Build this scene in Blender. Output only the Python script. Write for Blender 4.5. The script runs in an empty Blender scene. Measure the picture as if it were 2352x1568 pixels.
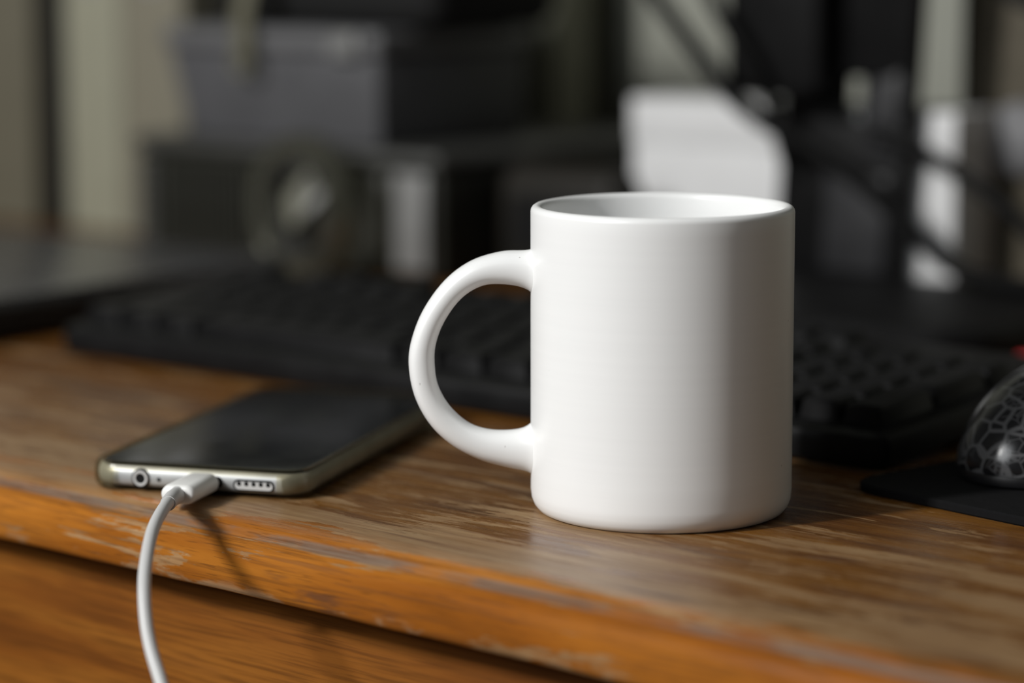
import bpy, bmesh, math, random
from mathutils import Vector, Matrix, Quaternion
random.seed(4)
S = bpy.context.scene
C = S.collection
R = math.radians

# ------------------------------------------------------------------ camera
cd = bpy.data.cameras.new('camera'); cam = bpy.data.objects.new('camera', cd); C.objects.link(cam)
cam.location = (0.5107, -0.6896, 0.1841)
q = Vector((-0.6308, 0.7611, -0.1509)).to_track_quat('-Z', 'Y') @ Quaternion((0, 0, 1), R(-0.12))
cam.rotation_mode = 'QUATERNION'; cam.rotation_quaternion = q
cd.sensor_width = 36; cd.lens = 36 * 6364 / 2352; cd.clip_start = 0.02
cd.dof.use_dof = True; cd.dof.focus_distance = 0.852; cd.dof.aperture_fstop = 4.1; cd.dof.aperture_blades = 0
S.camera = cam
# ------------------------------------------------------------------ world, lights, exposure
w = bpy.data.worlds.new('room_ambient'); S.world = w; w.use_nodes = True
w.node_tree.nodes['Background'].inputs[0].default_value = (0.98, 1.0, 0.98, 1)
w.node_tree.nodes['Background'].inputs[1].default_value = 0.04
def area(name, loc, target, sx, sy, power, col):
    l = bpy.data.lights.new(name, 'AREA'); l.shape = 'RECTANGLE'; l.size = sx; l.size_y = sy
    l.energy = power; l.color = col
    o = bpy.data.objects.new(name, l); C.objects.link(o); o.location = loc
    o.rotation_mode = 'QUATERNION'
    o.rotation_quaternion = (Vector(target) - Vector(loc)).to_track_quat('-Z', 'Y')
    return o
# tall narrow window gap behind the sitter's left shoulder, then a broad added fill lamp softening the shade
area('window_light', (-0.80, -2.05, 1.42), (0, 0, 0.05), 0.17, 0.45, 42, (1.0, 0.985, 0.96))
area('soft_fill_light', (-0.45, -2.05, 1.25), (0, 0, 0.05), 1.4, 1.1, 16.5, (0.95, 0.98, 1.0))
S.view_settings.view_transform = 'Standard'; S.view_settings.look = 'None'
S.view_settings.exposure = 0.53; S.view_settings.gamma = 1.0; S.view_settings.use_curve_mapping = False

# ------------------------------------------------------------------ materials
class NT:
    def __init__(s, name):
        s.m = bpy.data.materials.new(name); s.m.use_nodes = True
        s.t = s.m.node_tree; s.b = s.t.nodes['Principled BSDF']; s.out = s.t.nodes['Material Output']
    def n(s, typ, **kw):
        nd = s.t.nodes.new(typ)
        for k, v in kw.items():
            if k.startswith('i_'): nd.inputs[k[2:].replace('_', ' ')].default_value = v
            else: setattr(nd, k, v)
        return nd
    def l(s, a, b): s.t.links.new(a, b)
    def obj(s, scale, off=(0, 0, 0)):
        tc = s.n('ShaderNodeTexCoord'); mp = s.n('ShaderNodeMapping')
        mp.inputs['Scale'].default_value = scale; mp.inputs['Location'].default_value = off
        s.l(tc.outputs['Object'], mp.inputs['Vector']); return mp.outputs[0]
    def noise(s, scale, detail=3, rough=0.5, off=(0, 0, 0), dist=0.0):
        nd = s.n('ShaderNodeTexNoise'); nd.inputs['Scale'].default_value = 1
        nd.inputs['Detail'].default_value = detail; nd.inputs['Roughness'].default_value = rough
        nd.inputs['Distortion'].default_value = dist
        s.l(s.obj(scale, off), nd.inputs['Vector']); return nd.outputs['Fac']
    def ramp(s, fac, stops, interp='LINEAR'):
        r = s.n('ShaderNodeValToRGB'); e = r.color_ramp.elements; r.color_ramp.interpolation = interp
        while len(e) < len(stops): e.new(0.5)
        for el, (p, c) in zip(e, stops):
            el.position = p; el.color = (c[0], c[1], c[2], 1) if hasattr(c, '__len__') else (c, c, c, 1)
        s.l(fac, r.inputs[0]); return r.outputs[0]
    def mix(s, fac, a, b, mode='MIX'):
        m = s.n('ShaderNodeMix', data_type='RGBA', blend_type=mode)
        for v, i in ((fac, 0), (a, 6), (b, 7)):
            if hasattr(v, 'is_output'): s.l(v, m.inputs[i])
            elif i == 0: m.inputs[0].default_value = v
            else: m.inputs[i].default_value = (*v, 1)
        return m.outputs[2]
    def math(s, op, a, b=0.0, clamp=False):
        m = s.n('ShaderNodeMath', operation=op, use_clamp=clamp)
        for v, i in ((a, 0), (b, 1)):
            if hasattr(v, 'is_output'): s.l(v, m.inputs[i])
            else: m.inputs[i].default_value = v
        return m.outputs[0]
    def mapr(s, v, a, b, c=0.0, d=1.0):
        m = s.n('ShaderNodeMapRange', interpolation_type='SMOOTHSTEP')
        s.l(v, m.inputs[0])
        for i, x in zip((1, 2, 3, 4), (a, b, c, d)): m.inputs[i].default_value = x
        return m.outputs[0]
    def bump(s, h, strength, dist):
        b = s.n('ShaderNodeBump'); b.inputs['Strength'].default_value = strength; b.inputs['Distance'].default_value = dist
        s.l(h, b.inputs['Height']); s.l(b.outputs[0], s.b.inputs['Normal'])

def plain(name, col, rough=0.5, metal=0.0, spec=0.5, var=0.12, scale=60, coat=0.0):
    """A plain surface with a little procedural unevenness in tone and gloss."""
    k = NT(name)
    f = k.noise((scale,) * 3, 3)
    lo = [c * (1 - var) for c in col]; hi = [min(1, c * (1 + var)) for c in col]
    k.l(k.ramp(f, [(0.3, lo), (0.7, hi)]), k.b.inputs['Base Color'])
    k.l(k.mapr(f, 0.3, 0.7, max(0.02, rough - 0.04), rough + 0.04), k.b.inputs['Roughness'])
    k.b.inputs['Metallic'].default_value = metal
    k.b.inputs['Specular IOR Level'].default_value = spec
    k.b.inputs['Coat Weight'].default_value = coat
    k.b.inputs['Coat Roughness'].default_value = 0.08
    return k.m

def wood(name, worn=True):
    k = NT(name)
    sep = k.n('ShaderNodeSeparateXYZ'); tc = k.n('ShaderNodeTexCoord'); k.l(tc.outputs['Object'], sep.inputs[0])
    X, Y, Z = sep.outputs[0], sep.outputs[1], sep.outputs[2]
    big = k.noise((5, 34, 34), 4, 0.55, dist=0.6)
    orange = k.ramp(big, [(0.30, (0.14, 0.042, 0.006)), (0.46, (0.25, 0.080, 0.010)), (0.62, (0.37, 0.135, 0.018)), (0.78, (0.28, 0.100, 0.020))])
    grain = k.noise((22, 620, 620), 4, 0.6)
    pores = k.noise((70, 1500, 1500), 2, 0.5, off=(3, 1, 2))
    if not worn:
        c = k.mix(k.mapr(grain, 0.42, 0.68, 0.0, 0.55), k.mix(0.5, orange, (0.075, 0.023, 0.001)), (0.06, 0.019, 0.002))
        k.l(c, k.b.inputs['Base Color']); k.b.inputs['Roughness'].default_value = 0.6; k.b.inputs['Specular IOR Level'].default_value = 0.12
        k.bump(grain, 0.15, 0.0004); return k.m
    # the flat top has lost most of its varnish and is browner than the moulded edge
    brown = k.ramp(k.noise((9, 60, 60), 5, 0.62, off=(5, 2, 0), dist=0.4), [(0.28, (0.050, 0.017, 0.004)), (0.44, (0.115, 0.044, 0.008)), (0.60, (0.19, 0.078, 0.012)), (0.8, (0.16, 0.074, 0.020))])
    topz = k.mapr(k.math('ADD', k.math('ADD', Y, k.math('MULTIPLY', X, 0.045)), k.math('MULTIPLY', k.math('SUBTRACT', k.noise((30, 160, 160), 6, 0.7, off=(2, 9, 5)), 0.5), 0.022)), -0.0915, -0.0885)
    base = k.mix(topz, orange, brown)
    # bare, greyed patches: fine flecks along the grain plus larger rubbed areas near the edge
    fleck = k.mapr(k.noise((38, 330, 330), 6, 0.72, off=(1, 7, 3), dist=0.8), 0.535, 0.575)
    patch = k.math('ADD', k.noise((13, 78, 78), 6, 0.66, off=(11.3, 4.2, 9), dist=0.45), k.math('MULTIPLY', k.math('SUBTRACT', grain, 0.5), 0.28))
    zone = k.math('MULTIPLY', k.mapr(Y, -0.106, -0.088, 0.0, 1.0), k.mapr(Y, -0.045, 0.03, 1.0, 0.25))
    rub = k.mapr(k.math('ADD', patch, k.math('ADD', k.math('MULTIPLY', zone, 0.10), k.mapr(k.math('ABSOLUTE', k.math('ADD', Y, 0.083)), 0.004, 0.022, 0.085, 0.0))), 0.590, 0.625)
    wearf = k.math('MULTIPLY', k.math('ADD', rub, k.math('MULTIPLY', k.math('MULTIPLY', fleck, zone), 0.55), True), 0.80)
    bare = k.ramp(k.noise((14, 200, 200), 4, 0.6, off=(2, 2, 2)), [(0.3, (0.21, 0.118, 0.050)), (0.6, (0.33, 0.21, 0.105)), (0.8, (0.40, 0.29, 0.165))])
    col = k.mix(wearf, base, bare)
    # dark stains
    st = k.mapr(k.noise((10, 75, 75), 4, 0.6, off=(7.7, 3.1, 0), dist=0.7), 0.60, 0.70, 0, 0.70)
    col = k.mix(st, col, (0.075, 0.036, 0.022))
    # patchy grey line along the crest of the moulding
    groove = k.math('MULTIPLY', k.mapr(k.math('ABSOLUTE', k.math('ADD', Y, 0.1010)), 0.0003, 0.0016, 1.0, 0.0), k.mapr(k.noise((20, 90, 90), 5, 0.65, off=(4, 4, 4)), 0.38, 0.55, 0.15, 0.85))
    col = k.mix(groove, col, (0.15, 0.115, 0.09))
    # light chips along the lower arris
    chip = k.math('MULTIPLY', k.mapr(Z, -0.0205, -0.0165, 1.0, 0.0), k.mapr(k.noise((45, 120, 120), 4, 0.6, off=(0, 8, 1)), 0.5, 0.6))
    col = k.mix(k.math('MULTIPLY', chip, 0.7), col, (0.30, 0.205, 0.12))
    col = k.mix(k.mapr(grain, 0.47, 0.66, 0.0, 0.48), col, (0.115, 0.041, 0.010))
    col = k.mix(k.mapr(pores, 0.57, 0.68, 0.0, 0.40), col, (0.07, 0.026, 0.008))
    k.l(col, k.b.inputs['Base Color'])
    k.l(k.mapr(k.math('ADD', grain, k.math('MULTIPLY', wearf, 0.3)), 0.35, 0.9, 0.20, 0.44), k.b.inputs['Roughness'])
    k.l(k.mapr(Y, -0.102, -0.092, 0.12, 0.40), k.b.inputs['Specular IOR Level'])
    k.bump(k.math('SUBTRACT', grain, k.math('MULTIPLY', wearf, 0.5)), 0.22, 0.0005)
    return k.m

def ceramic():
    k = NT('white_ceramic')
    v = k.n('ShaderNodeTexVoronoi'); v.inputs['Scale'].default_value = 1; k.l(k.obj((130, 130, 95)), v.inputs['Vector'])
    ring = k.noise((8, 8, 600), 3)
    base = k.ramp(ring, [(0.3, (0.797, 0.803, 0.80)), (0.7, (0.81, 0.816, 0.812))])
    dot = k.math('MULTIPLY', k.mapr(v.outputs['Distance'], 0.03, 0.055, 1, 0), k.mapr(k.noise((90, 90, 70), 1), 0.60, 0.64))
    k.l(k.mix(k.math('MULTIPLY', dot, 0.7), base, (0.22, 0.20, 0.18)), k.b.inputs['Base Color'])
    k.b.inputs['Roughness'].default_value = 0.36
    k.b.inputs['Specular IOR Level'].default_value = 0.5
    k.b.inputs['Coat Weight'].default_value = 0.12; k.b.inputs['Coat Roughness'].default_value = 0.16
    k.bump(ring, 0.02, 0.0003)
    return k.m

def clear(name, tint, gloss=0.1, rough=0.15, body=0.0, bodycol=(0.3, 0.3, 0.25)):
    """thin clear plastic: tinted see-through, a little gloss, optionally a little cloudiness"""
    k = NT(name); k.t.nodes.remove(k.b)
    tr = k.n('ShaderNodeBsdfTransparent'); gl = k.n('ShaderNodeBsdfGlossy'); df = k.n('ShaderNodeBsdfDiffuse')
    f = k.noise((90, 90, 90), 2)
    k.l(k.ramp(f, [(0.3, [c * 0.9 for c in tint]), (0.7, tint)]), tr.inputs[0])
    gl.inputs['Roughness'].default_value = rough; df.inputs[0].default_value = (*bodycol, 1)
    m1 = k.n('ShaderNodeMixShader'); m1.inputs[0].default_value = body
    k.l(tr.outputs[0], m1.inputs[1]); k.l(df.outputs[0], m1.inputs[2])
    lw = k.n('ShaderNodeFresnel'); lw.inputs[0].default_value = 1.45
    m2 = k.n('ShaderNodeMixShader'); k.l(k.math('MULTIPLY', lw.outputs[0], gloss * 10, True), m2.inputs[0])
    k.l(m1.outputs[0], m2.inputs[1]); k.l(gl.outputs[0], m2.inputs[2]); k.l(m2.outputs[0], k.out.inputs[0])
    return k.m

def crackle():
    k = NT('crackle_printed_shell')
    v = k.n('ShaderNodeTexVoronoi', feature='DISTANCE_TO_EDGE'); v.inputs['Scale'].default_value = 1
    v.inputs['Randomness'].default_value = 1.0
    k.l(k.obj((145, 145, 145), (0.3, 0.7, 0.2)), v.inputs['Vector'])
    v2 = k.n('ShaderNodeTexVoronoi', feature='DISTANCE_TO_EDGE'); v2.inputs['Scale'].default_value = 1
    k.l(k.obj((260, 260, 260), (5, 2, 1)), v2.inputs['Vector'])
    a = k.mapr(v.outputs['Distance'], 0.045, 0.095, 1, 0)
    b = k.math('MULTIPLY', k.mapr(v2.outputs['Distance'], 0.02, 0.06, 1, 0), k.mapr(k.noise((60, 60, 60), 1), 0.5, 0.58))
    line = k.math('MAXIMUM', a, k.math('MULTIPLY', b, 0.7))
    k.l(k.mix(line, (0.008, 0.008, 0.009), (0.085, 0.085, 0.088)), k.b.inputs['Base Color'])
    k.b.inputs['Roughness'].default_value = 0.22
    return k.m

M = {
    'desk': wood('worn_varnished_wood'), 'apron': wood('varnished_drawer_wood', False),
    'mug': ceramic(),
    'alu': plain('phone_grey_metal', (0.42, 0.43, 0.43), 0.40, 0.3),
    'glass': plain('phone_black_glass', (0.009, 0.010, 0.011), 0.16, spec=0.14, var=0.05),
    'case': clear('clear_olive_case', (0.88, 0.84, 0.70), 0.06, 0.14, 0.03, (0.20, 0.18, 0.11)),
    'hole': plain('port_black', (0.004, 0.004, 0.004), 0.6, spec=0.2),
    'steel': plain('bright_steel', (0.72, 0.72, 0.72), 0.3, 0.8),
    'ring': plain('port_ring_metal', (0.50, 0.50, 0.49), 0.5, 0.0),
    'cable': plain('white_cable_plastic', (0.52, 0.52, 0.515), 0.45, var=0.03),
    'plug': plain('white_plug_plastic', (0.78, 0.78, 0.76), 0.42, var=0.03),
    'kbody': plain('keyboard_black_plastic', (0.0055, 0.0055, 0.0058), 0.42, spec=0.15),
    'key': plain('key_black_plastic', (0.007, 0.007, 0.0073), 0.45, spec=0.15),
    'pad': plain('mouse_pad_black_cloth', (0.006, 0.006, 0.0065), 0.9, spec=0.1, scale=400),
    'shell': crackle(), 'mbase': plain('mouse_black_plastic', (0.006, 0.006, 0.007), 0.4),
    'red': plain('red_plastic', (0.55, 0.02, 0.025), 0.4),
    'laptop': plain('laptop_dark_grey', (0.060, 0.060, 0.062), 0.26, spec=0.6, var=0.06),
    'lapside': plain('laptop_black_side', (0.010, 0.010, 0.010), 0.5),
    'radio': plain('unit_dark_olive', (0.018, 0.018, 0.014), 0.5, spec=0.2),
    'radiolid': plain('unit_lid_dark_grey', (0.036, 0.036, 0.033), 0.45),
    'rib': plain('unit_rib_olive', (0.030, 0.030, 0.023), 0.5),
    'strip': plain('unit_grey_plate', (0.16, 0.16, 0.155), 0.45),
    'strip2': plain('unit_dim_plate', (0.055, 0.055, 0.050), 0.45),
    'spot': plain('pale_bright_spot', (0.42, 0.42, 0.41), 0.5),
    'label': plain('unit_side_label', (0.10, 0.09, 0.08), 0.6),
    'greybox': plain('grey_plastic_box', (0.070, 0.070, 0.074), 0.5, spec=0.2, var=0.08),
    'greylip': plain('grey_plastic_lip', (0.105, 0.105, 0.108), 0.42, var=0.08),
    'pouch': plain('black_fabric', (0.008, 0.008, 0.008), 0.7, spec=0.2, scale=300),
    'tab': clear('olive_strap_plastic', (0.60, 0.58, 0.42), 0.08, 0.25, 0.5, (0.22, 0.21, 0.155)),
    'tape': clear('clear_tape', (0.80, 0.80, 0.72), 0.05, 0.12, 0.13, (0.16, 0.16, 0.13)),
    'core': clear('clear_tape_core', (0.80, 0.80, 0.76), 0.10, 0.12, 0.10, (0.3, 0.3, 0.28)),
    'file1': plain('file_box_olive_drab', (0.095, 0.086, 0.058), 0.7, var=0.06),
    'file2': plain('file_box_cream', (0.235, 0.23, 0.17), 0.7, var=0.05),
    'file3': plain('file_box_beige', (0.165, 0.152, 0.112), 0.7, var=0.06),
    'white': plain('white_card', (0.62, 0.62, 0.62), 0.6, var=0.03),
    'cab': plain('dark_olive_cabinet', (0.27, 0.27, 0.21), 0.8, spec=0.2),
    'brown': plain('dark_brown_cabinet', (0.085, 0.074, 0.054), 0.6, spec=0.2),
    'dome': plain('grey_dome', (0.17, 0.17, 0.175), 0.5, spec=0.2),
    'stand': plain('monitor_black_plastic', (0.004, 0.004, 0.0042), 0.5, spec=0.15),
    'standp': plain('monitor_stand_grey_panel', (0.022, 0.022, 0.0235), 0.45, spec=0.3),
    'adapter': plain('adapter_black_brown', (0.012, 0.0105, 0.008), 0.55, spec=0.2),
    'rubber': plain('black_cable_rubber', (0.004, 0.004, 0.004), 0.65, spec=0.15),
    'wall': plain('olive_grey_wall_paint', (0.27, 0.275, 0.235), 0.85, var=0.05, scale=12),
    'floor': plain('dark_floor_boards', (0.09, 0.06, 0.04), 0.6, scale=8),
}

# ------------------------------------------------------------------ mesh helpers
def obj(name, bm, mat, parent=None, smooth=True, loc=None, angle=35):
    me = bpy.data.meshes.new(name)
    bmesh.ops.recalc_face_normals(bm, faces=bm.faces[:])
    bm.to_mesh(me); bm.free()
    me.materials.append(M[mat])
    if smooth:
        me.shade_smooth()
        me.set_sharp_from_angle(angle=R(angle))
    o = bpy.data.objects.new(name, me); C.objects.link(o)
    if parent: o.parent = parent
    if loc: o.location = loc
    return o
def thing(name, label, cat, loc=(0, 0, 0), rot=(0, 0, 0), group=None):
    o = bpy.data.objects.new(name, None); C.objects.link(o); o.empty_display_size = 0.02
    o.location = loc; o.rotation_euler = rot
    return tag(o, label, cat, group)
def tag(o, label, cat, group=None):
    o['label'] = label; o['category'] = cat
    if group: o['group'] = group
    return o
def struct(o): o['kind'] = 'structure'; return o
def box(x0, x1, y0, y1, z0, z1, bev=0.0, seg=2, bm=None):
    b = bmesh.new()
    vs = [b.verts.new((x, y, z)) for z in (z0, z1) for y in (y0, y1) for x in (x0, x1)]
    for f in ((0, 2, 3, 1), (4, 5, 7, 6), (0, 1, 5, 4), (2, 6, 7, 3), (0, 4, 6, 2), (1, 3, 7, 5)):
        b.faces.new([vs[i] for i in f])
    if bev: bmesh.ops.bevel(b, geom=b.edges[:], offset=bev, segments=seg, profile=0.5, affect='EDGES')
    if bm is not None:
        t = bpy.data.meshes.new('t'); b.to_mesh(t); b.free(); bm.from_mesh(t); bpy.data.meshes.remove(t); return bm
    return b
def lathe(prof, n=96, bm=None, mat=None):
    """prof: list of (r, z); r == 0 closes on the axis"""
    b = bm or bmesh.new(); rows = []
    for r, z in prof:
        if r <= 1e-9: rows.append([b.verts.new(mat @ Vector((0, 0, z)) if mat else (0, 0, z))])
        else:
            row = []
            for i in range(n):
                a = 2 * math.pi * i / n; v = Vector((r * math.cos(a), r * math.sin(a), z))
                row.append(b.verts.new(mat @ v if mat else v))
            rows.append(row)
    for A, B in zip(rows, rows[1:]):
        for i in range(n):
            j = (i + 1) % n
            if len(A) == 1 and len(B) == 1: continue
            if len(A) == 1: b.faces.new((A[0], B[i], B[j]))
            elif len(B) == 1: b.faces.new((A[i], A[j], B[0]))
            else: b.faces.new((A[i], A[j], B[j], B[i]))
    return b
def spline(pts, per=8):
    P = [Vector(p) for p in pts]; P = [2 * P[0] - P[1]] + P + [2 * P[-1] - P[-2]]; out = []
    for i in range(1, len(P) - 2):
        a, b_, c, d = P[i - 1:i + 3]
        for k in range(per):
            t = k / per
            out.append(0.5 * ((2 * b_) + (-a + c) * t + (2 * a - 5 * b_ + 4 * c - d) * t * t + (-a + 3 * b_ - 3 * c + d) * t ** 3))
    out.append(P[-2]); return out
def tube(pts, rad, n=14, bm=None, per=8, smooth=True):
    b = bm or bmesh.new(); p = spline(pts, per) if smooth else [Vector(x) for x in pts]; rows = []
    T = (p[1] - p[0]).normalized(); U = T.orthogonal().normalized()
    for i, c in enumerate(p):
        t = (p[min(i + 1, len(p) - 1)] - p[max(i - 1, 0)]).normalized()
        U = (U - t * U.dot(t)).normalized(); V = t.cross(U)
        r = rad(i / (len(p) - 1)) if callable(rad) else rad
        rows.append([b.verts.new(c + (U * math.cos(2 * math.pi * k / n) + V * math.sin(2 * math.pi * k / n)) * r) for k in range(n)])
    for A, B in zip(rows, rows[1:]):
        for k in range(n): b.faces.new((A[k], A[(k + 1) % n], B[(k + 1) % n], B[k]))
    b.faces.new(rows[0][::-1]); b.faces.new(rows[-1]); return b
def rrect(x0, x1, y0, y1, r, n=8):
    out = []
    for cx, cy, a0 in ((x1 - r, y0 + r, -90), (x1 - r, y1 - r, 0), (x0 + r, y1 - r, 90), (x0 + r, y0 + r, 180)):
        for k in range(n + 1):
            a = R(a0 + 90 * k / n); out.append((cx + r * math.cos(a), cy + r * math.sin(a)))
    return out
def loft(rings, cap0=True, cap1=True, bm=None):
    b = bm or bmesh.new(); rows = [[b.verts.new(v) for v in r] for r in rings]; n = len(rows[0])
    for A, B in zip(rows, rows[1:]):
        for k in range(n): b.faces.new((A[k], A[(k + 1) % n], B[(k + 1) % n], B[k]))
    if cap0: b.faces.new(rows[0][::-1])
    if cap1: b.faces.new(rows[-1])
    return b
def rslab(x0, x1, y0, y1, r, prof, bm=None, cap0=True, cap1=True, n=8):
    """rounded-rectangle slab, prof: (inset, z)"""
    return loft([[(x, y, z) for x, y in rrect(x0 + i, x1 - i, y0 + i, y1 - i, max(r - i, 0.0003), n)] for i, z in prof], cap0, cap1, bm)
def platexz(pts, y0, y1, bm=None):
    return loft([[(x, y0, z) for x, z in pts], [(x, y1, z) for x, z in pts]], bm=bm)
def circ(cx, cz, r, n=20): return [(cx + r * math.cos(2 * math.pi * k / n), cz + r * math.sin(2 * math.pi * k / n)) for k in range(n)]
def stad(cx, cz, w_, h): return rrect(cx - w_ / 2, cx + w_ / 2, cz - h / 2, cz + h / 2, h / 2 * 0.99, 6)

# ------------------------------------------------------------------ the room
FL = -0.74
struct(obj('wall_back', box(-2.4, 1.8, 0.672, 0.80, FL, 1.9), 'wall', smooth=False))
struct(obj('floor', box(-2.4, 1.8, -1.6, 0.80, FL - 0.05, FL), 'floor', smooth=False))

# ------------------------------------------------------------------ desk
desk = thing('desk', 'worn orange-brown wooden desk with rounded front edge and drawer below', 'desk', (0, 0, 0), (0, 0, R(-2.1)))
prof = [(-0.0800, 0.0), (-0.0900, 0.0), (-0.0945, -0.0001), (-0.0970, -0.0005), (-0.0990, -0.0012), (-0.1004, -0.0022), (-0.1010, -0.0031), (-0.1008, -0.0038), (-0.1012, -0.0044), (-0.1024, -0.0047),
        (-0.1040, -0.0054), (-0.1054, -0.0068), (-0.1065, -0.0092), (-0.1072, -0.0125), (-0.1076, -0.0160), (-0.1077, -0.0190), (-0.1072, -0.0206), (-0.1060, -0.0213),
        (0.615, -0.0213), (0.620, -0.018), (0.620, -0.002), (0.618, 0.0), (0.3, 0.0), (0.1, 0.0)]
DX0, DX1 = -1.05, 0.72
b = bmesh.new(); rows = []
NX = 96
for i in range(NX + 1):
    x = DX0 + (DX1 - DX0) * i / NX; row = []
    for y, z in prof:
        j = 0.00025 * math.sin(x * 61 + z * 300) + 0.0002 * math.sin(x * 143 + 1.3) if z < -0.005 and y < -0.09 else 0
        row.append(b.verts.new((x, y + j, z)))
    rows.append(row)
n = len(prof)
for A, B in zip(rows, rows[1:]):
    for k in range(n): b.faces.new((A[k], A[(k + 1) % n], B[(k + 1) % n], B[k]))
b.faces.new(rows[0]); b.faces.new(rows[-1][::-1])
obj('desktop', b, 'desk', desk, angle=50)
obj('drawer_front', box(-0.62, 0.48, -0.0905, -0.070, -0.190, -0.0225, 0.002), 'apron', desk)
for x0, x1 in ((-1.03, -0.63), (0.49, 0.70)):
    obj('side_panel', box(x0, x1, -0.0885, 0.60, FL, -0.0214, 0.002), 'apron', desk)
obj('back_panel', box(-0.629, 0.489, 0.57, 0.59, FL + 0.25, -0.0213), 'apron', desk)

# ------------------------------------------------------------------ mug
CX = Vector((0.76992, 0.63813, 0)); CY = Vector((-0.63813, 0.76992, 0))    # directions across and along the mug handle's plane
mug = thing('mug', 'plain white ceramic mug with a round handle near the desk edge', 'mug')
RO, HM = 0.041, 0.0962
mp = [(0, 0.0018), (0.030, 0.0018), (0.0335, 0.0012), (0.0350, 0.0), (0.0372, 0.0), (0.0387, 0.0007), (0.0399, 0.0022), (0.0407, 0.0042), (RO, 0.0068), (RO, 0.014), (RO, 0.03), (RO, 0.05), (RO, 0.07), (RO, HM - 0.006)]
for k in range(9):
    a = R(180 * k / 8); mp.append((RO - 0.0019 + 0.0019 * math.cos(a), HM - 0.0019 + 0.0019 * math.sin(a)))
mp += [(RO - 0.0040, HM - 0.006), (RO - 0.0042, 0.05), (RO - 0.0042, 0.014), (RO - 0.0058, 0.008), (RO - 0.011, 0.0058), (0, 0.0052)]
obj('body', lathe(mp, 128), 'mug', mug, angle=60)
ho = [(-0.0388, 0.0828), (-0.0425, 0.0820), (-0.0503, 0.0816), (-0.0598, 0.0786), (-0.068, 0.0724), (-0.0748, 0.0629), (-0.0786, 0.0526), (-0.0791, 0.0443), (-0.0771, 0.0353), (-0.0724, 0.0269), (-0.0655, 0.0204), (-0.0573, 0.016), (-0.0491, 0.0136), (-0.0425, 0.0122), (-0.0388, 0.0100)]
hi = [(-0.0388, 0.0670), (-0.0425, 0.0700), (-0.0483, 0.0714), (-0.0558, 0.0711), (-0.0626, 0.067), (-0.0681, 0.0594), (-0.0708, 0.0519), (-0.071, 0.045), (-0.0698, 0.0387), (-0.0662, 0.0325), (-0.0607, 0.0276), (-0.0546, 0.0254), (-0.0477, 0.0251), (-0.0425, 0.0262), (-0.0388, 0.0295)]
so = spline([(a, 0, z) for a, z in ho], 6); si = spline([(a, 0, z) for a, z in hi], 6); rings = []
for i, (o_, i_) in enumerate(zip(so, si)):
    t = i / (len(so) - 1); c = (o_ + i_) / 2; hv = (o_ - i_) / 2
    wd = 0.0062 + 0.0022 * (abs(2 * t - 1) ** 6)
    ring = []
    for k in range(24):
        a = 2 * math.pi * k / 24; ca, sa = math.cos(a), math.sin(a)
        e = lambda v, p_: math.copysign(abs(v) ** p_, v)
        p2 = c + hv * e(ca, 0.85); v = CX * p2.x + Vector((0, 0, p2.z)) + CY * (wd * e(sa, 0.85))
        ring.append(v)
    rings.append(ring)
obj('handle', loft(rings), 'mug', mug, angle=70)

# ------------------------------------------------------------------ phone
PA = R(23.374)
phone = thing('smartphone', 'black-screened smartphone in clear olive case lying face up, cable plugged in', 'phone',
              (-0.1626 - 0.0011 * math.cos(PA), -0.0947 - 0.0011 * math.sin(PA), 0), (0, 0, PA))
PW, PL, PR = 0.0775, 0.155, 0.0105
obj('body', rslab(0, PW, 0, PL, PR, [(0.0042, 0.0012), (0.0024, 0.0017), (0.0015, 0.0030), (0.0013, 0.0046), (0.0015, 0.0064), (0.0022, 0.0078), (0.0034, 0.0084)]), 'alu', phone, angle=60)
obj('screen', rslab(0, PW, 0, PL, PR, [(0.0030, 0.00835), (0.0029, 0.0087), (0.0034, 0.0091), (0.0042, 0.00925)]), 'glass', phone, angle=60)
cb = bmesh.new()
cprof = [(0.0040, 0.0), (0.0014, 0.0004), (0.0004, 0.0014), (0.0, 0.0032), (0.0, 0.0060), (0.0004, 0.0080), (0.0012, 0.0094), (0.0022, 0.0098), (0.0028, 0.0096), (0.0028, 0.0088)]
rslab(0, PW, 0, PL, PR, cprof, cb, True, False, 10)
dl = [f for f in cb.faces if f.calc_center_median().y < 0.0012 and 0.0012 < f.calc_center_median().z < 0.0078 and abs(f.calc_center_median().x - PW / 2) < 0.002]
bmesh.ops.delete(cb, geom=dl, context='FACES')
obj('case', cb, 'case', phone, angle=60)
YE = 0.0013
jack = obj('audio_jack', lathe([(0.0017, 0), (0.0017, 0.0005), (0.0019, 0.0006), (0.0024, 0.0006), (0.0026, 0.0004), (0.0026, 0)], 32, mat=Matrix.Translation((0.0195, YE, 0.0045)) @ Matrix.Rotation(R(90), 4, 'X')), 'ring', phone)
obj('port_ring', platexz(circ(0.0195, 0.0045, 0.0032, 32), YE - 0.0001, YE + 0.001), 'hole', jack)
obj('hole', platexz(circ(0.0195, 0.0045, 0.00178), YE - 0.00045, YE + 0.001), 'hole', jack)
obj('microphone_hole', platexz(circ(0.0258, 0.0044, 0.00065, 12), YE - 0.00012, YE + 0.001), 'hole', phone)
usb = obj('charging_port', platexz(stad(0.0418, 0.0046, 0.0125, 0.0038), YE - 0.0001, YE + 0.001), 'hole', phone)
obj('port_tongue', platexz(stad(0.0418, 0.0046, 0.0105, 0.0020), YE - 0.0003, YE + 0.001), 'steel', usb)
spk = obj('speaker_grille', platexz(stad(0.0588, 0.0042, 0.0142, 0.0036), YE - 0.0001, YE + 0.001), 'hole', phone)
obj('grille_plate', platexz(stad(0.0588, 0.0041, 0.0130, 0.0026), YE - 0.00025, YE + 0.001), 'ring', spk)
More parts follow.
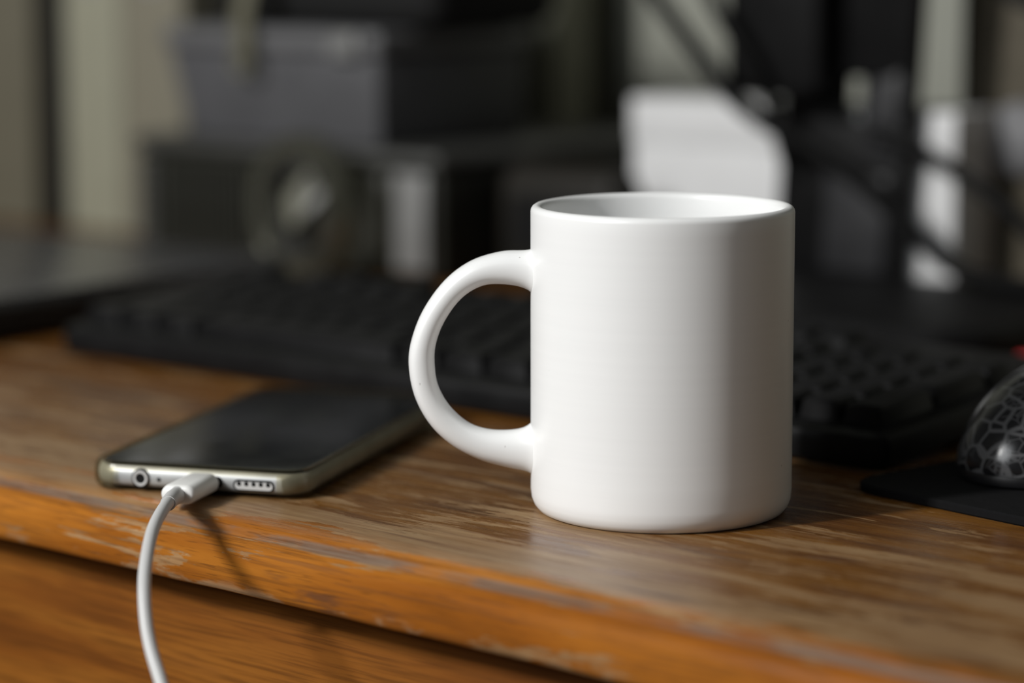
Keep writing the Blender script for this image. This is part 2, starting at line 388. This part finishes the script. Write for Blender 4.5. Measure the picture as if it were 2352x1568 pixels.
for k in range(5):
    obj('sound_hole', platexz(circ(0.0588 + (k - 2) * 0.0025, 0.0047, 0.00072, 12), YE - 0.00035, YE + 0.001), 'hole', spk)

# ------------------------------------------------------------------ charging cable (in the phone's port)
pc, ps = math.cos(PA), math.sin(PA); PO = phone.location
def ph(u, v, z): return Vector((PO.x + u * pc - v * ps, PO.y + u * ps + v * pc, z))
cab = thing('charging_cable', 'white charging cable hanging over the desk edge from the phone', 'cable', ph(0.0418, 0, 0.0), (0, 0, PA))
def stadring(y, w_, h, cz=0.0047): return [(x, y, z) for x, z in stad(0, cz, w_, h)]
obj('plug', loft([stadring(-0.0002, 0.0108, 0.0056), stadring(-0.0008, 0.0115, 0.0062), stadring(-0.0195, 0.0115, 0.0062), stadring(-0.0208, 0.0110, 0.0058), stadring(-0.0214, 0.0096, 0.0044)]), 'plug', cab, angle=50)
obj('connector_tip', loft([stadring(0.003, 0.0083, 0.0025), stadring(-0.001, 0.0083, 0.0025)]), 'steel', cab)
inv = (Matrix.Translation(cab.location) @ Matrix.Rotation(PA, 4, 'Z')).inverted()
wp = [Vector(v) for v in ((-0.1065, -0.1105, 0.0066), (-0.0989, -0.1210, 0.0062), (-0.0893, -0.1340, 0.0038), (-0.0792, -0.1460, -0.0005), (-0.0731, -0.1530, -0.0068),
    (-0.0673, -0.1580, -0.0153), (-0.0621, -0.1610, -0.0228), (-0.0549, -0.1640, -0.0309), (-0.047, -0.167, -0.041), (-0.038, -0.170, -0.058), (-0.03, -0.172, -0.09), (-0.02, -0.175, -0.16), (-0.018, -0.18, -0.30), (-0.04, -0.19, -0.55), (-0.10, -0.20, FL + 0.006), (-0.35, -0.25, FL + 0.003))]
lp = [inv @ v for v in wp]
obj('strain_relief', tube([(0, -0.0205, 0.0047), (0.0002, -0.0225, 0.0047), lp[0].lerp(Vector((0, -0.0225, 0.0047)), 0.3), lp[0].lerp(lp[1], 0.35)], lambda t: 0.0029 - 0.0005 * t, 20), 'cable', cab)
obj('cord', tube([(0, -0.021, 0.0047)] + lp, 0.00195, 16), 'cable', cab)

# ------------------------------------------------------------------ keyboard
TILT = R(3.6); U = 0.018
kb = thing('keyboard', 'black full-size computer keyboard lying behind the mug and phone', 'keyboard', (-0.388, 0.0905, 0.0004), (TILT, 0, 0))
KL, KD = 0.413, 0.142
obj('base', rslab(0, KL, 0, KD, 0.006, [(0.002, 0.0), (0.0, 0.0015), (0.0, 0.0085), (0.0012, 0.0110), (0.0035, 0.0120), (0.006, 0.0122)]), 'kbody', kb)
for x in (0.03, KL - 0.05):
    obj('foot', box(x, x + 0.02, KD - 0.018, KD - 0.012, -0.0078, 0.001, 0.0006), 'kbody', kb)
kcache = {}
def key(x, row, w_=1.0, d_=1.0):
    kk = (w_, d_)
    if kk not in kcache:
        W_, D_ = w_ * U - 0.0016, d_ * U - 0.0016
        kcache[kk] = obj('key', loft([[(a, b_, 0) for a, b_ in rrect(0, W_, 0, D_, 0.0012, 2)], [(a, b_, 0.006) for a, b_ in rrect(0.0012, W_ - 0.0012, 0.0010, D_ - 0.0006, 0.0015, 2)],
                                 [(a, b_, 0.0072) for a, b_ in rrect(0.0024, W_ - 0.0024, 0.0022, D_ - 0.0014, 0.0015, 2)]]), 'key', kb, angle=30)
        o = kcache[kk]
    else:
        o = kcache[kk].copy(); C.objects.link(o); o.parent = kb
    y = (0.0115 + (5 - row) * U) if row else (0.0115 + 5 * U + 0.005)
    o.location = (0.0045 + x * U, y, 0.0118)
def krow(row, ws, x=0.0):
    for v in ws:
        key(x, row, v); x += v
key(0, 0); krow(0, [1] * 4, 2); krow(0, [1] * 4, 6.5); krow(0, [1] * 4, 11); krow(0, [1] * 3, 15.2)
krow(1, [1] * 13 + [2]); krow(1, [1] * 3, 15.2); krow(1, [1] * 4, 18.4)
krow(2, [1.5] + [1] * 12 + [1.5]); krow(2, [1] * 3, 15.2); krow(2, [1] * 3, 18.4)
krow(3, [1.75] + [1] * 11 + [2.25]); krow(3, [1] * 3, 18.4); key(21.4, 3, 1, 2)
krow(4, [2.25] + [1] * 10 + [2.75]); key(16.2, 4); krow(4, [1] * 3, 18.4)
krow(5, [1.25] * 3 + [6.25] + [1.25] * 4); krow(5, [1] * 3, 15.2); krow(5, [2, 1], 18.4); key(21.4, 5, 1, 2)

# ------------------------------------------------------------------ mouse pad and mouse
PADA = R(-10)
pad = tag(obj('mouse_pad', rslab(0, 0.235, 0, 0.20, 0.014, [(0.0006, 0), (0, 0.0006), (0, 0.0024), (0.0008, 0.003)]), 'pad'), 'thin black mouse pad under the crackle-patterned mouse', 'mouse pad')
pad.location = (0.0285, 0.0605, 0); pad.rotation_euler = (0, 0, PADA)
mouse = thing('computer_mouse', 'black computer mouse with grey crackle pattern at right frame edge', 'mouse', (0.0728, 0.1280, 0.003))
def dome(a, bb, h, z0, n=64, m=22):
    b = bmesh.new(); rows = []
    for j in range(m):
        f = j / m * math.pi / 2
        r = math.cos(f) ** 1.10; z = z0 + (h - z0) * math.sin(f) ** 1.24
        rows.append([b.verts.new((a * r * math.cos(2 * math.pi * k / n), bb * r * math.sin(2 * math.pi * k / n) - 0.004 * math.sin(f), z)) for k in range(n)])
    top = b.verts.new((0, -0.004, h))
    for A, B in zip(rows, rows[1:]):
        for k in range(n): b.faces.new((A[k], A[(k + 1) % n], B[(k + 1) % n], B[k]))
    for k in range(n): b.faces.new((rows[-1][k], rows[-1][(k + 1) % n], top))
    b.faces.new(rows[0][::-1]); return b
obj('shell', dome(0.0300, 0.0485, 0.0375, 0.0042), 'shell', mouse, angle=70)
eb = loft([[(0.0305 * s_ * math.cos(2 * math.pi * k / 48), 0.0485 * s_ * math.sin(2 * math.pi * k / 48), z) for k in range(48)] for s_, z in ((0.94, 0.0), (0.99, 0.0008), (1.0, 0.003), (0.985, 0.0048))])
obj('base', eb, 'mbase', mouse)
obj('scroll_wheel', lathe([(0, -0.003), (0.009, -0.003), (0.0105, -0.002), (0.0105, 0.002), (0.009, 0.003), (0, 0.003)], 32, mat=Matrix.Translation((0, 0.027, 0.0165)) @ Matrix.Rotation(R(90), 4, 'Y')), 'mbase', mouse)

# ------------------------------------------------------------------ laptop at the left
lap = thing('laptop', 'closed dark grey laptop lying at the left behind the phone', 'laptop', (-0.427, 0.02, 0), (0, 0, R(3)))
obj('base', rslab(-0.37, 0, 0, 0.268, 0.008, [(0.003, 0.0015), (0.0, 0.004), (0.0, 0.0115), (0.001, 0.0125)]), 'lapside', lap)
obj('lid', rslab(-0.37, 0, 0, 0.268, 0.008, [(0.001, 0.0130), (0.0, 0.0140), (0.0, 0.0180), (0.0012, 0.0198), (0.003, 0.0202)]), 'laptop', lap)
obj('hinge', tube([(-0.33, 0.263, 0.0128), (-0.03, 0.263, 0.0128)], 0.004, 12, per=1), 'lapside', lap)
for x in (-0.31, -0.04):
    for y in (0.02, 0.20):
        obj('rubber_foot', box(x, x + 0.015, y, y + 0.01, 0, 0.002), 'rubber', lap)

# ------------------------------------------------------------------ stacked units behind the keyboard
un = thing('stereo_unit', 'dark ribbed low unit with grey plates standing behind the keyboard', 'stereo', (-0.634, 0.362, 0))
obj('body', box(0, 0.224, 0.002, 0.208, 0.0, 0.0575, 0.004, 3), 'radio', un)
obj('lid', box(-0.001, 0.225, 0, 0.210, 0.0578, 0.0662, 0.003, 3), 'radiolid', un)
rb = None
for k in range(16):
    if rb is None: rb = o = obj('rib', box(0, 0.0022, -0.0016, 0.0025, 0.005, 0.054, 0.0005, 1), 'rib', un)
    else: o = rb.copy(); C.objects.link(o); o.parent = un
    o.location = (0.024 + k * 0.0052, 0, 0)
sl = None
for k in range(8):
    if sl is None: sl = o = obj('vent_slat', box(0.004, 0.0165, -0.0012, 0.0025, 0, 0.0044, 0.0005, 1), 'strip2', un)
    else: o = sl.copy(); C.objects.link(o); o.parent = un
    o.location = (0, 0, 0.004 + k * 0.0065)
obj('front_plate', box(0.197, 0.2195, -0.0035, 0.0025, 0.006, 0.056, 0.0015), 'strip', un)
obj('front_button_plate', box(0.1795, 0.1895, -0.002, 0.0025, 0.012, 0.054, 0.001), 'strip2', un)
stk = box(-0.020, 0.020, -0.0008, 0.0005, -0.0085, 0.0085, 0.0003, 1)  # pale slab added for the bright spot seen through the tape roll's hole
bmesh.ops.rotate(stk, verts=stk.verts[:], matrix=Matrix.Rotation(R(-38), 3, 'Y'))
obj('spot', stk, 'spot', un, loc=(0.1335, -0.0022, 0.0405))['label'] = 'added slanted bright sticker on the unit front'
obj('side_label', box(0.2236, 0.2246, 0.055, 0.12, 0.020, 0.048), 'label', un)
gb = thing('plastic_box', 'grey plastic box stacked on the dark ribbed unit', 'box', (-0.535, 0.43, 0.0664))
t0 = [(-0.064, -0.058), (0.078, -0.058), (0.078, 0.058), (-0.064, 0.058)]; t1 = [(-0.078, -0.060), (0.0785, -0.060), (0.0785, 0.060), (-0.078, 0.060)]
bb = loft([[(x, y, 0.0) for x, y in t0], [(x, y, 0.048) for x, y in t1]])
bmesh.ops.bevel(bb, geom=bb.edges[:], offset=0.002, segments=2, profile=0.5, affect='EDGES')
obj('body', bb, 'greybox', gb)
obj('lid', box(-0.0805, 0.081, -0.0625, 0.0625, 0.0485, 0.0600, 0.003, 3), 'greylip', gb)
obj('clasp', box(0.048, 0.068, -0.0665, -0.0620, 0.047, 0.059, 0.0018), 'strip', gb)
pu = thing('pouch', 'black fabric pouch with olive hanging strap on top of the grey box', 'pouch', (-0.512, 0.435, 0.1267))
pb = box(-0.085, 0.082, -0.050, 0.055, 0, 0.055, 0.012, 4)
for v in pb.verts:
    if v.co.z > 0.03: v.co.z += 0.004 * math.sin(v.co.x * 70) - 0.003 * math.cos(v.co.y * 50)
obj('body', pb, 'pouch', pu, angle=60)
obj('zip', tube([(-0.075, -0.0515, 0.035), (0, -0.0525, 0.036), (0.072, -0.0515, 0.034)], 0.0016, 8), 'greylip', pu)
sp = [(-0.0345, -0.0535, 0.036), (-0.0345, -0.064, 0.030), (-0.0355, -0.072, 0.010), (-0.0350, -0.0735, -0.014)]
sr = []
for i, c in enumerate(spline(sp, 5)):
    sr.append([c + Vector((sx * 0.0058, sy * 0.0007, 0)) for sx, sy in ((-1, -1), (1, -1), (1, 1), (-1, 1))])
obj('strap', loft(sr), 'tab', pu)
obj('strap_ring', lathe([(0.0035, -0.001), (0.0068, -0.001), (0.0072, 0), (0.0068, 0.001), (0.0035, 0.001), (0.0035, -0.001)], 32, mat=Matrix.Translation((-0.0345, -0.0745, -0.0185)) @ Matrix.Rotation(R(90), 4, 'X')), 'tab', pu)

# ------------------------------------------------------------------ roll of clear tape standing on edge in front of the unit
tr = thing('tape_roll', 'roll of clear tape standing on edge before the ribbed unit', 'tape', (-0.479, 0.337, 0.0), (0, 0, R(-8)))
mt = Matrix.Translation((0, 0, 0.0375)) @ Matrix.Rotation(R(90), 4, 'X')
obj('tape', lathe([(0.0270, -0.006), (0.0372, -0.006), (0.0375, -0.0056), (0.0375, 0.0056), (0.0372, 0.006), (0.0270, 0.006), (0.0270, -0.006)], 96, mat=mt), 'tape', tr, angle=50)
obj('core', lathe([(0.0235, -0.007), (0.0268, -0.007), (0.0268, 0.007), (0.0235, 0.007), (0.0235, -0.007)], 96, mat=mt), 'core', tr, angle=50)

# ------------------------------------------------------------------ upright file boxes at the left
DEPTH = 0.13
def filebox(x0, x1, y0, h, mat, label):
    t = thing('file_box', label, 'file box', ((x0 + x1) / 2, y0, 0), group='file boxes standing at the back left')
    hw = (x1 - x0) / 2
    obj('body', box(-hw, hw, 0, DEPTH, 0, h, 0.0025, 3), mat, t)
    obj('spine_label', box(-hw * 0.6, hw * 0.6, -0.0006, 0.001, h * 0.62, h * 0.85), 'white', t)
    obj('finger_ring', lathe([(0.009, -0.001), (0.012, -0.001), (0.012, 0.001), (0.009, 0.001), (0.009, -0.001)], 24, mat=Matrix.Translation((0, 0, h * 0.5)) @ Matrix.Rotation(R(90), 4, 'X')), 'steel', t)
filebox(-0.93, -0.7845, 0.420, 0.31, 'file1', 'leftmost upright file box, darker olive drab, beyond the dark gap')
filebox(-0.7565, -0.706, 0.420, 0.31, 'file2', 'pale cream upright file box right of the dark vertical gap')
filebox(-0.702, -0.650, 0.417, 0.31, 'file3', 'beige upright file box beside the grey plastic box')

bi = thing('gap_filler', 'added black binder standing in the gap between two upright file boxes', 'filler', (-0.7705, 0.430, 0))  # black slab added so the gap between the boxes looks darker
obj('filler_shell', box(-0.0125, 0.0125, 0, 0.115, 0, 0.29, 0.002), 'pouch', bi)
obj('filler_core', box(-0.0085, 0.0085, 0.004, 0.1165, 0.003, 0.287), 'file2', bi)
# ------------------------------------------------------------------ back: white box, cabinets
wb = thing('white_box', 'plain white cardboard box on the desk just behind the monitor stand', 'box', (-0.263, 0.458, 0))
obj('body', box(-0.0955, 0.0965, 0, 0.038, 0, 0.082, 0.0008), 'white', wb)
obj('lid', box(-0.0965, 0.0975, -0.0012, 0.0392, 0.070, 0.0925, 0.0012), 'white', wb)
cb1 = thing('dark_cabinet', 'tall shallow dark olive cabinet at the back behind the grey box', 'cabinet', (-0.628, 0.597, 0))
obj('body', box(-0.105, 0.105, 0, 0.036, 0, 0.34, 0.003), 'cab', cb1)
obj('front_panel', box(-0.095, 0.095, -0.004, 0.001, 0.01, 0.33, 0.002), 'cab', cb1)
br = thing('speaker', 'dark brown loudspeaker with grey dome at the right frame edge', 'speaker', (-0.110, 0.50, 0))
obj('cabinet', box(-0.080, 0.010, 0, 0.12, 0, 0.26, 0.003), 'brown', br)
obj('tweeter_dome', lathe([(0.019, 0), (0.0185, 0.002), (0.015, 0.006), (0.009, 0.0085), (0, 0.0095)], 40, mat=Matrix.Translation((-0.045, 0.0005, 0.0775)) @ Matrix.Rotation(R(90), 4, 'X')), 'dome', br)
obj('woofer_ring', lathe([(0.026, 0), (0.036, 0), (0.035, 0.004), (0.027, 0.003), (0.026, 0)], 48, mat=Matrix.Translation((-0.035, 0.0005, 0.175)) @ Matrix.Rotation(R(90), 4, 'X')), 'rubber', br)

pa = thing('power_adapter', 'black power adapter with rounded edges between ribbed unit and white box', 'adapter', (-0.368, 0.418, 0))
ab = rslab(-0.040, 0.040, -0.014, 0.014, 0.010, [(0.008, 0.0), (0.0025, 0.002), (0, 0.007), (0, 0.046), (0.002, 0.053), (0.0065, 0.058), (0.011, 0.0605)])
obj('body', ab, 'adapter', pa, angle=60)
obj('rating_label', box(-0.028, 0.028, -0.0143, -0.0130, 0.014, 0.044), 'rubber', pa)
obj('socket', box(0.0395, 0.0410, -0.008, 0.008, 0.018, 0.036, 0.0004, 1), 'rubber', pa)
# ------------------------------------------------------------------ monitor on its stand
mo = thing('monitor', 'black monitor stand with grey panels rising behind the mug, right of the white box', 'monitor', (-0.218, 0.443, 0))
obj('base', rslab(-0.10, 0.15, -0.138, 0.012, 0.03, [(0.001, 0), (0, 0.001), (0, 0.009), (0.003, 0.0125), (0.01, 0.0135)]), 'stand', mo)
def quadprism(pts, y0, y1, bev=0.001):
    b = platexz(pts, y0, y1); bmesh.ops.bevel(b, geom=b.edges[:], offset=bev, segments=2, profile=0.5, affect='EDGES'); return b
# neck as two uprights with a crossing piece, open slot between them high up
def nx(z, left): return (-0.0425 + 0.06 * z) if left else (0.0270 + 0.085 * z)
obj('neck', quadprism([(nx(0.012, 1), 0.0125), (nx(0.012, 0), 0.0125), (nx(0.087, 0), 0.087), (nx(0.087, 1), 0.087)], 0, 0.010), 'stand', mo)
obj('neck_upright', quadprism([(nx(0.087, 1), 0.087), (-0.004, 0.087), (-0.003, 0.108), (nx(0.108, 1), 0.108)], 0, 0.010), 'stand', mo)
obj('neck_upright', quadprism([(0.0085, 0.087), (nx(0.087, 0), 0.087), (nx(0.108, 0), 0.108), (0.0085, 0.108)], 0, 0.010), 'stand', mo)
obj('neck_top', quadprism([(nx(0.108, 1), 0.108), (nx(0.108, 0), 0.108), (nx(0.30, 0), 0.42), (nx(0.30, 1), 0.42)], 0, 0.010), 'stand', mo)
obj('cover_panel', quadprism([(-0.012, 0.0145), (0.023, 0.0145), (0.0255, 0.062), (-0.010, 0.062)], -0.0025, 0.002), 'standp', mo)
obj('cover_panel', quadprism([(0.011, 0.070), (0.029, 0.070), (0.031, 0.112), (0.012, 0.105)], -0.0025, 0.002), 'standp', mo)
obj('hinge_block', box(-0.061, -0.004, -0.018, 0.009, 0.098, 0.21, 0.006, 3), 'stand', mo)
sc = obj('screen_housing', box(-0.26, 0.26, -0.040, -0.001, 0.375, 0.69, 0.005, 3), 'stand', mo)
obj('screen', box(-0.25, 0.25, -0.0406, -0.039, 0.39, 0.68), 'glass', sc)
def cablething(label, pts, r):
    return tag(obj('black_cable', tube(pts, r, 12), 'rubber'), label, 'cable', 'black cables around the monitor stand')
cablething('thick black cable crossing diagonally in front of the monitor stand', [(-0.350, 0.430, 0.180), (-0.311, 0.415, 0.1450), (-0.278, 0.407, 0.1170), (-0.250, 0.405, 0.0930), (-0.207, 0.418, 0.0690), (-0.178, 0.428, 0.0440), (-0.156, 0.434, 0.0240), (-0.130, 0.430, 0.0182), (-0.10, 0.42, 0.0180)], 0.0042)
cablething('black cable rising from the stand to top left of the monitor', [(-0.302, 0.432, 0.178), (-0.284, 0.42, 0.1505), (-0.266, 0.414, 0.1290), (-0.252, 0.418, 0.108), (-0.249, 0.426, 0.090), (-0.246, 0.434, 0.066)], 0.0036)
cablething('black cable drooping right from the monitor stand to the desk', [(-0.200, 0.437, 0.084), (-0.176, 0.436, 0.0775), (-0.145, 0.432, 0.0640), (-0.113, 0.425, 0.0480), (-0.080, 0.410, 0.0270), (-0.052, 0.395, 0.0180), (-0.02, 0.37, 0.0048), (0.04, 0.34, 0.0038)], 0.0036)
rc = tag(obj('bottle_cap', lathe([(0, 0), (0.0052, 0), (0.0055, 0.0006), (0.0052, 0.0120), (0.0045, 0.0132), (0, 0.0134)], 40), 'red'), 'small red plastic cap behind the mouse at right frame edge', 'cap')
rc.location = (-0.0240, 0.276, 0)
